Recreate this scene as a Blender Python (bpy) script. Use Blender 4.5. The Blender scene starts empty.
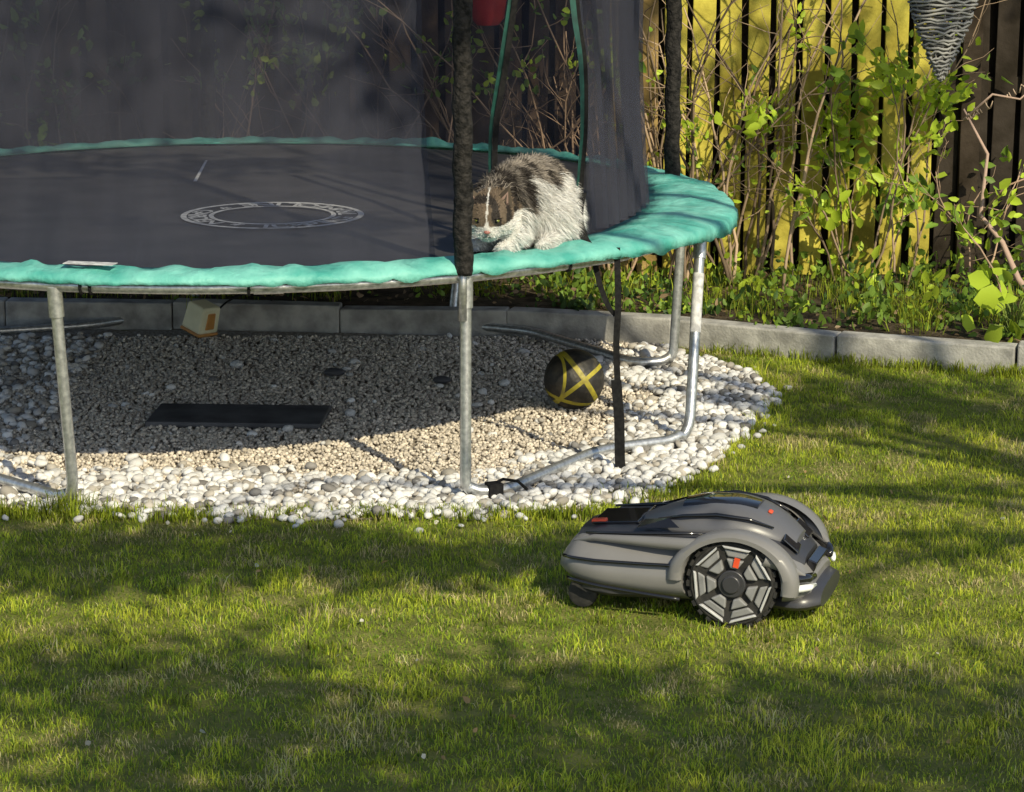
import bpy, math, random
import numpy as np
from mathutils import Vector, Matrix, noise as mnoise
rng=np.random.default_rng(7); random.seed(7)
S=bpy.context.scene
rad=math.radians

# ---------------------------------------------------------------- helpers
def link(o,parent=None):
    S.collection.objects.link(o)
    if parent is not None: o.parent=parent
    return o
def empty(name,loc=(0,0,0),rotz=0):
    e=bpy.data.objects.new(name,None); e.location=loc; e.rotation_euler=(0,0,rotz); e.empty_display_size=.1
    return link(e)
def mesh_np(name,V,F3=None,F4=None,col=None,mat=None,smooth=False,parent=None):
    me=bpy.data.meshes.new(name); V=np.asarray(V,dtype=np.float32)
    me.vertices.add(len(V)); me.vertices.foreach_set('co',V.ravel())
    l=[];st=[];o=0
    if F4 is not None and len(F4):
        l.append(np.asarray(F4).ravel()); st.append(np.arange(len(F4))*4); o=len(F4)*4
    if F3 is not None and len(F3):
        l.append(np.asarray(F3).ravel()); st.append(o+np.arange(len(F3))*3)
    l=np.concatenate(l).astype(np.int32); st=np.concatenate(st).astype(np.int32)
    me.loops.add(len(l)); me.loops.foreach_set('vertex_index',l)
    me.polygons.add(len(st)); me.polygons.foreach_set('loop_start',st)
    me.update(calc_edges=True); me.validate()
    if col is not None:
        a=me.color_attributes.new(name='Col',type='FLOAT_COLOR',domain='POINT')
        c=np.ones((len(V),4),dtype=np.float32); c[:,:3]=col; a.data.foreach_set('color',c.ravel())
    if smooth: me.polygons.foreach_set('use_smooth',np.ones(len(st),dtype=bool))
    if mat: me.materials.append(mat)
    return link(bpy.data.objects.new(name,me),parent)
class MB:
    def __init__(s): s.v=[];s.f=[];s.c=[]
    def add(s,V,F,c=(1,1,1)):
        b=len(s.v); s.v+= [tuple(p) for p in V]; s.f+=[tuple(b+i for i in f) for f in F]; s.c+=[tuple(c)]*len(V)
    def box(s,c,size,R=None,col=(1,1,1)):
        hx,hy,hz=[d/2 for d in size]
        V=[Vector((x,y,z)) for x in(-hx,hx) for y in(-hy,hy) for z in(-hz,hz)]
        if R is not None: V=[R@p for p in V]
        V=[p+Vector(c) for p in V]
        s.add(V,[(0,1,3,2),(4,6,7,5),(0,4,5,1),(2,3,7,6),(0,2,6,4),(1,5,7,3)],col)
    def tube(s,P,r,seg=8,col=(1,1,1),closed=False,cap=True):
        P=[Vector(p) for p in P]; n=len(P)
        if not hasattr(r,'__len__'): r=[r]*n
        T=[]
        for i in range(n):
            if closed: t=P[(i+1)%n]-P[i-1]
            else: t=P[min(i+1,n-1)]-P[max(i-1,0)]
            T.append(t.normalized() if t.length>1e-9 else Vector((0,0,1)))
        u=T[0].orthogonal().normalized(); V=[]
        for i in range(n):
            u=(u-T[i]*u.dot(T[i])).normalized(); w=T[i].cross(u)
            for k in range(seg):
                a=2*math.pi*k/seg; V.append(P[i]+(u*math.cos(a)+w*math.sin(a))*r[i])
        F=[]
        m=n if closed else n-1
        for i in range(m):
            j=(i+1)%n
            for k in range(seg):
                k2=(k+1)%seg; F.append((i*seg+k,i*seg+k2,j*seg+k2,j*seg+k))
        if cap and not closed:
            F.append(tuple(reversed(range(seg)))); F.append(tuple((n-1)*seg+k for k in range(seg)))
        s.add(V,F,col)
    def lathe(s,prof,axis_o,R=None,seg=32,col=(1,1,1)):
        V=[];F=[];n=len(prof)
        for k in range(seg):
            a=2*math.pi*k/seg
            for r,z in prof:
                p=Vector((r*math.cos(a),r*math.sin(a),z))
                if R is not None:p=R@p
                V.append(p+Vector(axis_o))
        for k in range(seg):
            k2=(k+1)%seg
            for i in range(n-1): F.append((k*n+i,k2*n+i,k2*n+i+1,k*n+i+1))
        s.add(V,F,col)
    def build(s,name,mat,smooth=False,parent=None,bevel=0,sub=0,autos=None):
        me=bpy.data.meshes.new(name); me.from_pydata(s.v,[],s.f); me.update()
        a=me.color_attributes.new(name='Col',type='FLOAT_COLOR',domain='POINT')
        c=np.ones((len(s.v),4),dtype=np.float32); c[:,:3]=np.array(s.c); a.data.foreach_set('color',c.ravel())
        if smooth: me.polygons.foreach_set('use_smooth',[True]*len(me.polygons))
        if autos: 
            me.polygons.foreach_set('use_smooth',[True]*len(me.polygons)); me.set_sharp_from_angle(angle=rad(autos))
        me.materials.append(mat)
        o=link(bpy.data.objects.new(name,me),parent)
        if bevel:
            m=o.modifiers.new('b','BEVEL'); m.width=bevel; m.segments=2; m.limit_method='ANGLE'
        if sub:
            m=o.modifiers.new('s','SUBSURF'); m.levels=sub; m.render_levels=sub
        return o
def round_poly(P,r,k=6):
    P=[Vector(p) for p in P]; out=[P[0]]
    for i in range(1,len(P)-1):
        a,b,c=P[i-1],P[i],P[i+1]; d1=(a-b); d2=(c-b)
        rr=min(r,d1.length*.48,d2.length*.48); p0=b+d1.normalized()*rr; p2=b+d2.normalized()*rr
        for j in range(k+1):
            t=j/k; out.append(p0*(1-t)**2+b*2*t*(1-t)+p2*t*t)
    out.append(P[-1]); return out
def vnoise(x,y,scale,seed):
    r=np.random.default_rng(seed); G=r.random((256,256))
    x=x/scale+1000; y=y/scale+1000; xi=np.floor(x).astype(int); yi=np.floor(y).astype(int)
    fx=x-xi; fy=y-yi; fx=fx*fx*(3-2*fx); fy=fy*fy*(3-2*fy)
    g=lambda a,b:G[a%256,b%256]
    return (g(xi,yi)*(1-fx)+g(xi+1,yi)*fx)*(1-fy)+(g(xi,yi+1)*(1-fx)+g(xi+1,yi+1)*fx)*fy

# ---------------------------------------------------------------- materials
def newmat(name):
    m=bpy.data.materials.new(name); m.use_nodes=True; nt=m.node_tree
    return m,nt,nt.nodes['Principled BSDF']
def mat_noise(name,c1,c2,rough=.6,metal=0,scale=20,bump=.2,bscale=None,detail=6,usecol=False,bdist=.005,spec=.5,coat=0):
    m,nt,b=newmat(name); N=nt.nodes; L=nt.links
    tc=N.new('ShaderNodeTexCoord'); n=N.new('ShaderNodeTexNoise'); n.inputs['Scale'].default_value=scale; n.inputs['Detail'].default_value=detail
    L.new(tc.outputs['Object'],n.inputs['Vector'])
    r=N.new('ShaderNodeValToRGB'); r.color_ramp.elements[0].position=.35; r.color_ramp.elements[1].position=.65
    r.color_ramp.elements[0].color=(*c1,1); r.color_ramp.elements[1].color=(*c2,1); L.new(n.outputs['Fac'],r.inputs['Fac'])
    out=r.outputs['Color']
    if usecol:
        a=N.new('ShaderNodeAttribute'); a.attribute_name='Col'; mx=N.new('ShaderNodeMix'); mx.data_type='RGBA'; mx.blend_type='MULTIPLY'; mx.inputs[0].default_value=1
        L.new(out,mx.inputs[6]); L.new(a.outputs['Color'],mx.inputs[7]); out=mx.outputs[2]
    L.new(out,b.inputs['Base Color']); b.inputs['Roughness'].default_value=rough; b.inputs['Metallic'].default_value=metal
    b.inputs['Specular IOR Level'].default_value=spec; b.inputs['Coat Weight'].default_value=coat
    if bump:
        n2=N.new('ShaderNodeTexNoise'); n2.inputs['Scale'].default_value=bscale or scale*3; n2.inputs['Detail'].default_value=5; L.new(tc.outputs['Object'],n2.inputs['Vector'])
        bp=N.new('ShaderNodeBump'); bp.inputs['Strength'].default_value=bump; bp.inputs['Distance'].default_value=bdist
        L.new(n2.outputs['Fac'],bp.inputs['Height']); L.new(bp.outputs['Normal'],b.inputs['Normal'])
    return m
def mat_leaf(name,trans=.35,rough=.5,spec=.3):
    m,nt,b=newmat(name); N=nt.nodes; L=nt.links
    a=N.new('ShaderNodeAttribute'); a.attribute_name='Col'; L.new(a.outputs['Color'],b.inputs['Base Color'])
    b.inputs['Roughness'].default_value=rough; b.inputs['Specular IOR Level'].default_value=spec
    t=N.new('ShaderNodeBsdfTranslucent'); L.new(a.outputs['Color'],t.inputs['Color'])
    mx=N.new('ShaderNodeMixShader'); mx.inputs[0].default_value=trans
    L.new(b.outputs[0],mx.inputs[1]); L.new(t.outputs[0],mx.inputs[2]); L.new(mx.outputs[0],N['Material Output'].inputs['Surface'])
    return m
def mat_col(name,rough=.8,bump=0,bs=100,spec=.3):
    m,nt,b=newmat(name); N=nt.nodes; L=nt.links
    a=N.new('ShaderNodeAttribute'); a.attribute_name='Col'; L.new(a.outputs['Color'],b.inputs['Base Color'])
    b.inputs['Roughness'].default_value=rough; b.inputs['Specular IOR Level'].default_value=spec
    if bump:
        tc=N.new('ShaderNodeTexCoord'); n2=N.new('ShaderNodeTexNoise'); n2.inputs['Scale'].default_value=bs; L.new(tc.outputs['Object'],n2.inputs['Vector'])
        bp=N.new('ShaderNodeBump'); bp.inputs['Strength'].default_value=bump; bp.inputs['Distance'].default_value=.003
        L.new(n2.outputs['Fac'],bp.inputs['Height']); L.new(bp.outputs['Normal'],b.inputs['Normal'])
    return m

M_leaf=mat_leaf('leaf'); M_grass=mat_leaf('grass_blade',.42,.55,.25)
M_lawn=mat_noise('lawn_soil',(.13,.15,.035),(.24,.24,.07),.95,scale=9,bump=.8,bscale=120,bdist=.02,spec=.1)
M_soil=mat_noise('bed_soil',(.035,.027,.018),(.11,.085,.055),.95,scale=14,bump=.8,bscale=60,bdist=.03,spec=.1)
M_gravelbase=mat_noise('gravel_base',(.26,.22,.17),(.48,.43,.36),.95,scale=70,bump=1,bscale=110,bdist=.02,spec=.1)
M_stone=mat_col('pebble',.7,.4,160,.3)
M_conc=mat_noise('kerb_concrete',(.24,.235,.22),(.45,.44,.41),.9,scale=12,bump=.6,bscale=90,spec=.2)
M_wood=mat_noise('fence_wood',(.42,.40,.34),(1,1,1),.85,scale=7,bump=.5,bscale=60,usecol=True,spec=.15)
M_bark=mat_col('bark',.9,.5,80,.1)
M_steel=mat_noise('galvanised_steel',(.42,.43,.44),(.66,.67,.67),.36,.8,scale=60,bump=.05)
M_foam=mat_noise('black_foam',(.006,.006,.006),(.035,.032,.03),.85,scale=50,bump=1,bscale=70,bdist=.012,spec=.2)
M_black=mat_noise('black_webbing',(.005,.005,.006),(.014,.014,.014),.8,scale=80,bump=.2,spec=.2)
M_pad=mat_noise('teal_pad',(.06,.33,.28),(.19,.52,.45),.55,scale=8,bump=1,bscale=11,bdist=.022,spec=.35,detail=10)
M_mat=mat_noise('jump_mat',(.028,.027,.03),(.055,.052,.055),.6,scale=5,bump=.15,bscale=250,spec=.35)
M_marking=mat_noise('white_marking',(.35,.35,.36),(.66,.66,.66),.7,scale=40,bump=0)

def mat_net(name,alpha,c):
    m=bpy.data.materials.new(name); m.use_nodes=True; nt=m.node_tree; N=nt.nodes; L=nt.links; N.clear()
    o=N.new('ShaderNodeOutputMaterial'); t=N.new('ShaderNodeBsdfTransparent'); d=N.new('ShaderNodeBsdfDiffuse'); d.inputs[0].default_value=(*c,1)
    tl=N.new('ShaderNodeBsdfTranslucent'); tl.inputs[0].default_value=(*c,1)
    dm=N.new('ShaderNodeMixShader'); dm.inputs[0].default_value=.3; L.new(d.outputs[0],dm.inputs[1]); L.new(tl.outputs[0],dm.inputs[2])
    tc=N.new('ShaderNodeTexCoord'); mp=N.new('ShaderNodeMapping'); mp.inputs['Scale'].default_value=(3,3,.7); n=N.new('ShaderNodeTexNoise'); n.inputs['Scale'].default_value=2.5; n.inputs['Detail'].default_value=4
    L.new(tc.outputs['Object'],mp.inputs[0]); L.new(mp.outputs[0],n.inputs['Vector'])
    mr=N.new('ShaderNodeMapRange'); mr.inputs[1].default_value=.3; mr.inputs[2].default_value=.7; mr.inputs[3].default_value=alpha-.14; mr.inputs[4].default_value=alpha+.14
    L.new(n.outputs['Fac'],mr.inputs[0]); mx=N.new('ShaderNodeMixShader'); L.new(mr.outputs[0],mx.inputs[0]); L.new(t.outputs[0],mx.inputs[1]); L.new(dm.outputs[0],mx.inputs[2]); L.new(mx.outputs[0],o.inputs[0])
    return m
M_net=mat_net('net_mesh',.45,(.07,.073,.098))

# ---------------------------------------------------------------- sun + sky + camera
SH=Vector((.48,-.92,.78)); SH.normalize()
w=bpy.data.worlds.new("World"); S.world=w; w.use_nodes=True
sky=w.node_tree.nodes.new('ShaderNodeTexSky'); sky.sky_type='NISHITA'; sky.sun_disc=False
sky.sun_elevation=math.asin(SH.z); sky.sun_rotation=math.atan2(SH.x,SH.y)
w.node_tree.links.new(sky.outputs[0],w.node_tree.nodes['Background'].inputs[0]); w.node_tree.nodes['Background'].inputs[1].default_value=.135
sl=bpy.data.lights.new('sun','SUN'); sl.energy=5; sl.angle=rad(.55); sl.color=(1,.90,.66)
so=link(bpy.data.objects.new('sun',sl)); so.location=(5,-8,9); so.rotation_euler=(-SH).to_track_quat('-Z','Y').to_euler()
cam=bpy.data.cameras.new('camera'); co=link(bpy.data.objects.new('camera',cam)); co.location=(0,0,2.3); co.rotation_euler=(rad(77.9),0,0)
cam.sensor_width=36; cam.lens=97.7; cam.clip_end=400; S.camera=co
S.view_settings.view_transform='Standard'

# ---------------------------------------------------------------- ground
mb=MB(); mb.add([(-60,-30,0),(60,-30,0),(60,90,0),(-60,90,0)],[(0,1,2,3)]); mb.build('ground',M_lawn)
GP=[(-3.4,8.75),(-1.9,8.93),(-1.3,8.84),(-.75,8.78),(-.1,8.79),(.2,8.88),(.46,9.1),(.68,9.5),(.86,10.05),(1.04,10.8),(.93,11.25),(.72,11.5),(.55,11.82),(-.9,12.1),(-3.4,12.2)]
gp=[]
for i in range(len(GP)):
    a=np.array(GP[i]); b=np.array(GP[(i+1)%len(GP)]); n=max(1,int(np.linalg.norm(b-a)/.06))
    for k in range(n):
        p=a+(b-a)*k/n; q=(vnoise(np.array([p[0]]),np.array([p[1]]),.13,3)[0]-.5)*.14
        gp.append((p[0]+q*.5,p[1]+q))
GPA=np.array(gp)
def inpoly(x,y,P):
    r=np.zeros(len(x),bool); j=len(P)-1
    for i in range(len(P)):
        c=((P[i,1]>y)!=(P[j,1]>y))&(x<(P[j,0]-P[i,0])*(y-P[i,1])/(P[j,1]-P[i,1]+1e-12)+P[i,0]); r^=c; j=i
    return r
def distpoly(x,y,P):
    d=np.full(len(x),9.)
    for i in range(len(P)):
        d=np.minimum(d,(x-P[i,0])**2+(y-P[i,1])**2)
    return np.sqrt(d)
mb=MB(); mb.add([(x,y,.004) for x,y in gp],[tuple(range(len(gp)))]); mb.build('gravel_bed',M_gravelbase)

def ico(sub):
    import bmesh
    bm=bmesh.new(); bmesh.ops.create_icosphere(bm,subdivisions=sub,radius=1); V=np.array([v.co[:] for v in bm.verts]); F=np.array([[v.index for v in f.verts] for f in bm.faces]); bm.free(); return V,F
def rocks(x,y,z,r,col,sub,flat=.65,jit=.16):
    V,F=ico(sub); n=len(x); nv=len(V)
    P=V[None]*(1+rng.normal(0,jit,(n,nv,1)))
    P=P*(r[:,None,None]*np.stack([rng.uniform(.8,1.35,n),rng.uniform(.75,1.1,n),rng.uniform(flat*.8,flat*1.3,n)],1)[:,None,:])
    t=rng.normal(0,.35,n); c,s=np.cos(t)[:,None],np.sin(t)[:,None]; X=P[:,:,0]*c-P[:,:,2]*s; Z=P[:,:,0]*s+P[:,:,2]*c; P[:,:,0]=X;P[:,:,2]=Z
    a=rng.uniform(0,6.28,n); c,s=np.cos(a)[:,None],np.sin(a)[:,None]; X=P[:,:,0]*c-P[:,:,1]*s; Y=P[:,:,0]*s+P[:,:,1]*c; P[:,:,0]=X;P[:,:,1]=Y
    P+=np.stack([x,y,z],1)[:,None,:]
    FF=(F[None]+(np.arange(n)*nv)[:,None,None]).reshape(-1,3)
    C=np.repeat(col,nv,axis=0)
    return P.reshape(-1,3),FF,C
def samp(n,x0,x1,y0,y1):
    return rng.uniform(x0,x1,n),rng.uniform(y0,y1,n)
EDGE=GPA[(GPA[:,1]<11.3)&(GPA[:,0]>-3.3)]
x,y=samp(24000,-2.6,1.1,8.7,11.9); m=inpoly(x,y,GPA); x,y=x[m],y[m]
d=distpoly(x,y,EDGE)+(vnoise(x,y,.3,5)-.5)*.25
p=np.clip((.60-d)/.18,.010,1)+np.where(x<-1.75,.25,0)
m=rng.random(len(x))<p; x,y,d=x[m],y[m],d[m]; n=len(x)
g=rng.random(n); col=np.where((g<.76)[:,None],rng.uniform(.46,.78,(n,1))*np.array([1,.985,.96]),np.where((g<.92)[:,None],rng.uniform(.25,.45,(n,1))*np.array([1,.92,.80]),rng.uniform(.14,.25,(n,1))*np.array([1,.95,.9])))
r=rng.uniform(.008,.023,n)*np.where(rng.random(n)<.08,1.35,1)
A=rocks(x,y,rng.uniform(.006,.03,n),r,col,2,jit=.085)
x,y=samp(60000,-2.6,1.1,8.9,11.9); m=inpoly(x,y,GPA); x,y=x[m],y[m]
m=(distpoly(x,y,EDGE)>.40)|(rng.random(len(x))<.3); x,y=x[m],y[m]; n=len(x)
col=rng.uniform(.34,.74,(n,1))*np.array([1,.89,.74])*np.where(rng.random((n,1))<.2,1.2,1)
r=rng.uniform(.0045,.0098,n); zz=.006+.012*rng.random(n)
B=rocks(x,y,zz,r,col,1,.8,.15)
off=len(A[0])
mesh_np('gravel',np.concatenate([A[0],B[0]]),np.concatenate([A[1],B[1]+off]),None,np.concatenate([A[2],B[2]]),M_stone,True)
x,y=samp(5000,-2.6,1.3,8.5,11.4); m=(~inpoly(x,y,GPA))&(distpoly(x,y,EDGE)<rng.exponential(.035,5000)); x,y=x[m],y[m]; n=len(x)
C_=rocks(x,y,np.full(n,.012),rng.uniform(.008,.02,n),rng.uniform(.35,.65,(n,1))*np.ones((1,3)),2,jit=.07)
mesh_np('loose_pebbles',C_[0],C_[1],None,C_[2],M_stone,True)

# raised bed behind kerb
K=[(-4.5,12.22),(-2.3,12.2),(-.9,12.12),(.2,11.95),(.82,11.72),(1.45,11.38),(2.1,11.15),(3.2,10.85),(4.5,10.6)]
mb=MB(); pts=K
V=[(x,y+.06,.0) for x,y in pts]+[(x,y+.06,.105) for x,y in pts]+[(x,14.5,.12) for x,y in pts]
n=len(pts); F=[(i,i+1,n+i+1,n+i) for i in range(n-1)]+[(n+i,n+i+1,2*n+i+1,2*n+i) for i in range(n-1)]
mb.add(V,F); mb.build('planting_bed_soil',M_soil)
mb=MB()
def kerbpt(s):
    acc=0
    for i in range(len(K)-1):
        a=Vector(K[i]);b=Vector(K[i+1]);l=(b-a).length
        if s<=acc+l: return a+(b-a)*((s-acc)/l)
        acc+=l
    return Vector(K[-1])
tot=sum((Vector(K[i+1])-Vector(K[i])).length for i in range(len(K)-1)); s=0
while s<tot-.1:
    L_=.75; a=kerbpt(s+.003); b=kerbpt(min(s+L_-.003,tot)); c=(a+b)/2; dd=b-a; R=Matrix.Rotation(math.atan2(dd.y,dd.x)+random.gauss(0,.008),3,'Z')@Matrix.Rotation(random.gauss(0,.012),3,'Y')
    mb.box((c.x,c.y,.062+random.gauss(0,.005)),(dd.length,.105,.125),R); s+=L_
mb.build('concrete_kerb',M_conc,bevel=.008)

# ---------------------------------------------------------------- grass
def blades(x,y,h,wd,col,lean=.6,z0=0.):
    n=len(x); a=rng.uniform(0,6.28,n); la=rng.uniform(0,6.28,n); ln=np.abs(rng.normal(0,lean,n))*h
    dx,dy=np.cos(a)*wd/2,np.sin(a)*wd/2; lx,ly=np.cos(la)*ln,np.sin(la)*ln
    V=np.zeros((n,5,3)); 
    V[:,0]=np.stack([x-dx,y-dy,np.full(n,z0)],1); V[:,1]=np.stack([x+dx,y+dy,np.full(n,z0)],1)
    V[:,2]=np.stack([x+dx*.8+lx*.35,y+dy*.8+ly*.35,z0+h*.6],1); V[:,3]=np.stack([x-dx*.8+lx*.35,y-dy*.8+ly*.35,z0+h*.6],1)
    V[:,4]=np.stack([x+lx,y+ly,z0+h*np.clip(1-ln/h*.25,.4,1)],1)
    b=np.arange(n)*5
    F4=np.stack([b,b+1,b+2,b+3],1); F3=np.stack([b+3,b+2,b+4],1)
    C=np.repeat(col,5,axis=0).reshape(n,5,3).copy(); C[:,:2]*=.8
    return V.reshape(-1,3),F3,F4,C.reshape(-1,3)
N0=500000
yy=rng.uniform(5.9,12.0,N0); xx=rng.uniform(-1,1,N0)*(2.9)
m=np.abs(xx)<(.19*yy+.35); xx,yy=xx[m],yy[m]
kx=np.array([k[0] for k in K]); ky=np.array([k[1] for k in K])
m=(yy<np.interp(xx,kx,ky)-.045)&(~inpoly(xx,yy,GPA)); xx,yy=xx[m],yy[m]
dens=.12+.65*vnoise(xx,yy,.22,11)+.8*vnoise(xx,yy,.05,12); m=rng.random(len(xx))<dens; xx,yy=xx[m],yy[m]; n=len(xx)
dE=distpoly(xx,yy,EDGE)
n1=vnoise(xx,yy,.35,21); n2=vnoise(xx,yy,.08,22); n3=vnoise(xx,yy,1.1,23)
h=(.009+.016*rng.random(n)**1.6)*(.45+1.1*n2)*(.65+.7*n1)
h*=1+1.6*np.exp(-(dE/.05)**2)*(rng.random(n)<.4)
tall=(vnoise(xx,yy,.11,31)>.80); h[tall]*=1.6
base=np.array([.24,.38,.03]); yel=np.array([.58,.62,.06]); dry=np.array([.68,.58,.28]); drk=np.array([.10,.20,.025])
t=np.clip(n1*.6+n2*.45+n3*.5-.22+rng.normal(0,.18,n),0,1)[:,None]
col=base*(1-t)+yel*t
k=(rng.random(n)<.14)[:,None]; col=np.where(k,drk,col)
k=(rng.random(n)<.07+.5*(vnoise(xx,yy,.14,41)>.68))[:,None]; col=np.where(k,dry*rng.uniform(.6,1.1,(n,1)),col)
col=np.clip(col*rng.uniform(.75,1.25,(n,1))*(.7+.6*n2[:,None]),0,.8)
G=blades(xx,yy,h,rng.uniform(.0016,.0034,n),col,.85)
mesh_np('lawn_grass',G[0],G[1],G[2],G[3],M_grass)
T=[]
def tuft(cx,cy,sx,sy,n,hm,z0=0):
    x=rng.normal(cx,sx,n); y=rng.normal(cy,sy,n); h=rng.uniform(.4,1,n)*hm
    c=(base*(1-rng.random((n,1)))+yel*rng.random((n,1)))*rng.uniform(.4,.8,(n,1))
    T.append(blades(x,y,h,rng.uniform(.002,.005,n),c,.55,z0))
tuft(-1.46,8.86,.05,.03,220,.11); tuft(-1.2,8.84,.12,.03,150,.07); tuft(-1.7,8.86,.1,.03,200,.08); tuft(-.35,8.8,.1,.02,120,.06); tuft(.45,9.05,.07,.04,160,.07); tuft(.15,8.84,.08,.02,80,.06)
for i in range(40):
    q=rng.uniform(.8,2.6); tuft(q,np.interp(q,kx,ky)-.07,.06,.012,50,.07)
for i in range(55):
    q=rng.uniform(-1.9,.7); tuft(q,8.82+(.0 if q<.2 else (q-.2)*.9)+rng.normal(0,.02),.05,.015,45,.06)
for i in range(120):
    yq=rng.uniform(6,10.8); q=rng.uniform(-1,1)*.19*yq
    if inpoly(np.array([q]),np.array([yq]),GPA)[0] or yq>np.interp(q,kx,ky)-.1: continue
    tuft(q,yq,.03,.03,40,.036)
for i in range(60):
    q=rng.uniform(.3,2.7); q2=np.interp(q,kx,ky)+rng.uniform(.2,1.2); tuft(q,q2,.06,.06,35,.15,.1)
for i in range(25):
    q=rng.uniform(-2.5,.3); tuft(q,np.interp(q,kx,ky)+rng.uniform(.1,.7),.06,.06,40,.12,.1)
o=0;V_=[];A3=[];A4=[];CC=[]
for t in T:
    V_.append(t[0]);A3.append(t[1]+o);A4.append(t[2]+o);CC.append(t[3]);o+=len(t[0])
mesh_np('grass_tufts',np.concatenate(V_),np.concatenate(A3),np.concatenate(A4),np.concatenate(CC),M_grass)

# ---------------------------------------------------------------- leaves
class Leaves:
    def __init__(s): s.V=[];s.F=[];s.C=[];s.n=0
    def add(s,P,size,col,D=None,ratio=.6,vary=.3):
        P=np.asarray(P); n=len(P)
        if n==0: return
        if D is None: D=rng.normal(0,1,(n,3))
        D=D+rng.normal(0,.35,D.shape); D/=np.linalg.norm(D,axis=1,keepdims=True)+1e-9
        Rn=rng.normal(0,1,(n,3)); W=np.cross(D,Rn); W/=np.linalg.norm(W,axis=1,keepdims=True)+1e-9; N=np.cross(W,D)
        sz=(size*rng.uniform(.6,1.3,n))[:,None]
        b=P; tip=P+D*sz; q1=P+D*sz*.3+W*sz*ratio*.5+N*sz*.1; q2=P+D*sz*.3-W*sz*ratio*.5+N*sz*.1; q3=P+D*sz*.7+W*sz*ratio*.38+N*sz*.08; q4=P+D*sz*.7-W*sz*ratio*.38+N*sz*.08
        V=np.stack([b,q1,q3,tip,q4,q2],1).reshape(-1,3); i=s.n+np.arange(n)*6
        F=np.concatenate([np.stack([i,i+1,i+2,i+3],1),np.stack([i,i+3,i+4,i+5],1)])
        c=np.asarray(col)*rng.uniform(1-vary,1+vary,(n,1)); 
        s.V.append(V);s.F.append(F);s.C.append(np.repeat(c,6,axis=0));s.n+=n*6
    def build(s,name,parent=None): return mesh_np(name,np.concatenate(s.V),None,np.concatenate(s.F),np.concatenate(s.C),M_leaf,False,parent)
LG=np.array([.44,.58,.05]); MG=np.array([.19,.31,.045]); DG=np.array([.05,.10,.025])

def shrub(name,x0,x1,y0,y1,nst,hm,leafn,leafsize,cols,bark=(.26,.19,.13),leafz=(.3,9),lean=.25,z0=.1,rr=.006,clus=9):
    e=empty(name,((x0+x1)/2,(y0+y1)/2,z0)); ox,oy=(x0+x1)/2,(y0+y1)/2
    mb=MB(); tips=[]
    for i in range(nst):
        p=Vector((random.uniform(x0,x1)-ox,random.uniform(y0,y1)-oy,-.02)); d=Vector((random.gauss(0,lean),random.gauss(0,lean*.3),1)).normalized(); H=hm*random.uniform(.5,1.1); P=[p.copy()];
        st=12; cb_=random.uniform(.4,1.6)
        for k in range(st):
            d=(d+Vector((random.gauss(0,.16),random.gauss(0,.05),.03))).normalized(); p=p+d*(H/st); p.y=max(min(p.y,y1+.06-oy),y0-.35-oy); P.append(p.copy())
            if k>2 and random.random()<.7:
                q=p.copy(); dd=(d+Vector((random.gauss(0,.9),random.gauss(-.15,.35),random.gauss(0.1,.4)))).normalized(); Q=[q.copy()]
                for j in range(5):
                    dd=(dd+Vector((random.gauss(0,.2),random.gauss(0,.1),random.gauss(0,.15)))).normalized(); q=q+dd*random.uniform(.03,.08); Q.append(q.copy()); tips.append((q.copy(),dd.copy()))
                mb.tube(Q,[rr*.45*(1-j/8) for j in range(6)],4,tuple(c*cb_ for c in bark))
            tips.append((p.copy(),d.copy()))
        mb.tube(P,[rr*random.uniform(.9,1.1)*(1-.6*k/st) for k in range(st+1)],5,tuple(c*cb_ for c in bark))
    mb.build('stems',M_bark,True,e)
    tips=[t for t in tips if leafz[0]<t[0].z<leafz[1]]
    lv=Leaves(); cnt=0
    while cnt<leafn:
        c=random.choice(tips); k=random.randint(3,clus)
        P=np.array(c[0])+rng.normal(0,leafsize*.75,(k,3)); lv.add(P,leafsize,cols[random.randrange(len(cols))],np.array(c[1])+rng.normal(0,.8,(k,3))); cnt+=k
    lv.build('leaves',e); return e
shrub('climbing_shrub',.70,1.35,12.5,12.8,20,1.9,260,.040,[LG,LG,MG],leafz=(.1,.9),rr=.0085,bark=(.34,.25,.17))
shrub('climbing_shrub',1.45,1.85,12.3,12.75,11,1.55,760,.064,[LG,LG*1.05,MG],leafz=(.05,1.3),lean=.17,clus=18)
shrub('climbing_shrub',1.85,2.3,12.2,12.6,4,.9,190,.06,[LG,MG],leafz=(.1,.6),lean=.4,bark=(.4,.28,.2))
shrub('bare_shrub',-.2,.8,12.65,12.85,22,1.8,200,.04,[LG,MG],leafz=(.9,1.7),rr=.007,bark=(.32,.22,.15))
shrub('bare_shrub',-1.6,-.3,12.65,12.85,18,1.9,520,.048,[LG*.9,MG],leafz=(.9,1.7),bark=(.25,.17,.12))
shrub('bare_shrub',-3.0,-1.7,12.6,12.85,14,1.8,400,.05,[MG,DG],leafz=(.2,1.7),bark=(.12,.09,.07))
lv=Leaves()
for i in range(170):
    q=rng.uniform(.2,2.9); f=rng.random(); yb=np.interp(q,kx,ky)+.12; cy=yb+f*(12.8-yb); k=rng.integers(10,30); hh=rng.uniform(.04,.2)*(.5+.7*f)*(.6 if q<1.2 else 1)
    P=np.stack([rng.normal(q,.07,k),rng.normal(cy,.06,k),.1+np.abs(rng.normal(0,hh*.6,k))],1); lv.add(P,rng.uniform(.02,.05),[LG*.8,MG,MG*.8,DG][rng.integers(4)],np.array([[0,0,.8]])+rng.normal(0,.7,(k,3)))
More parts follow.
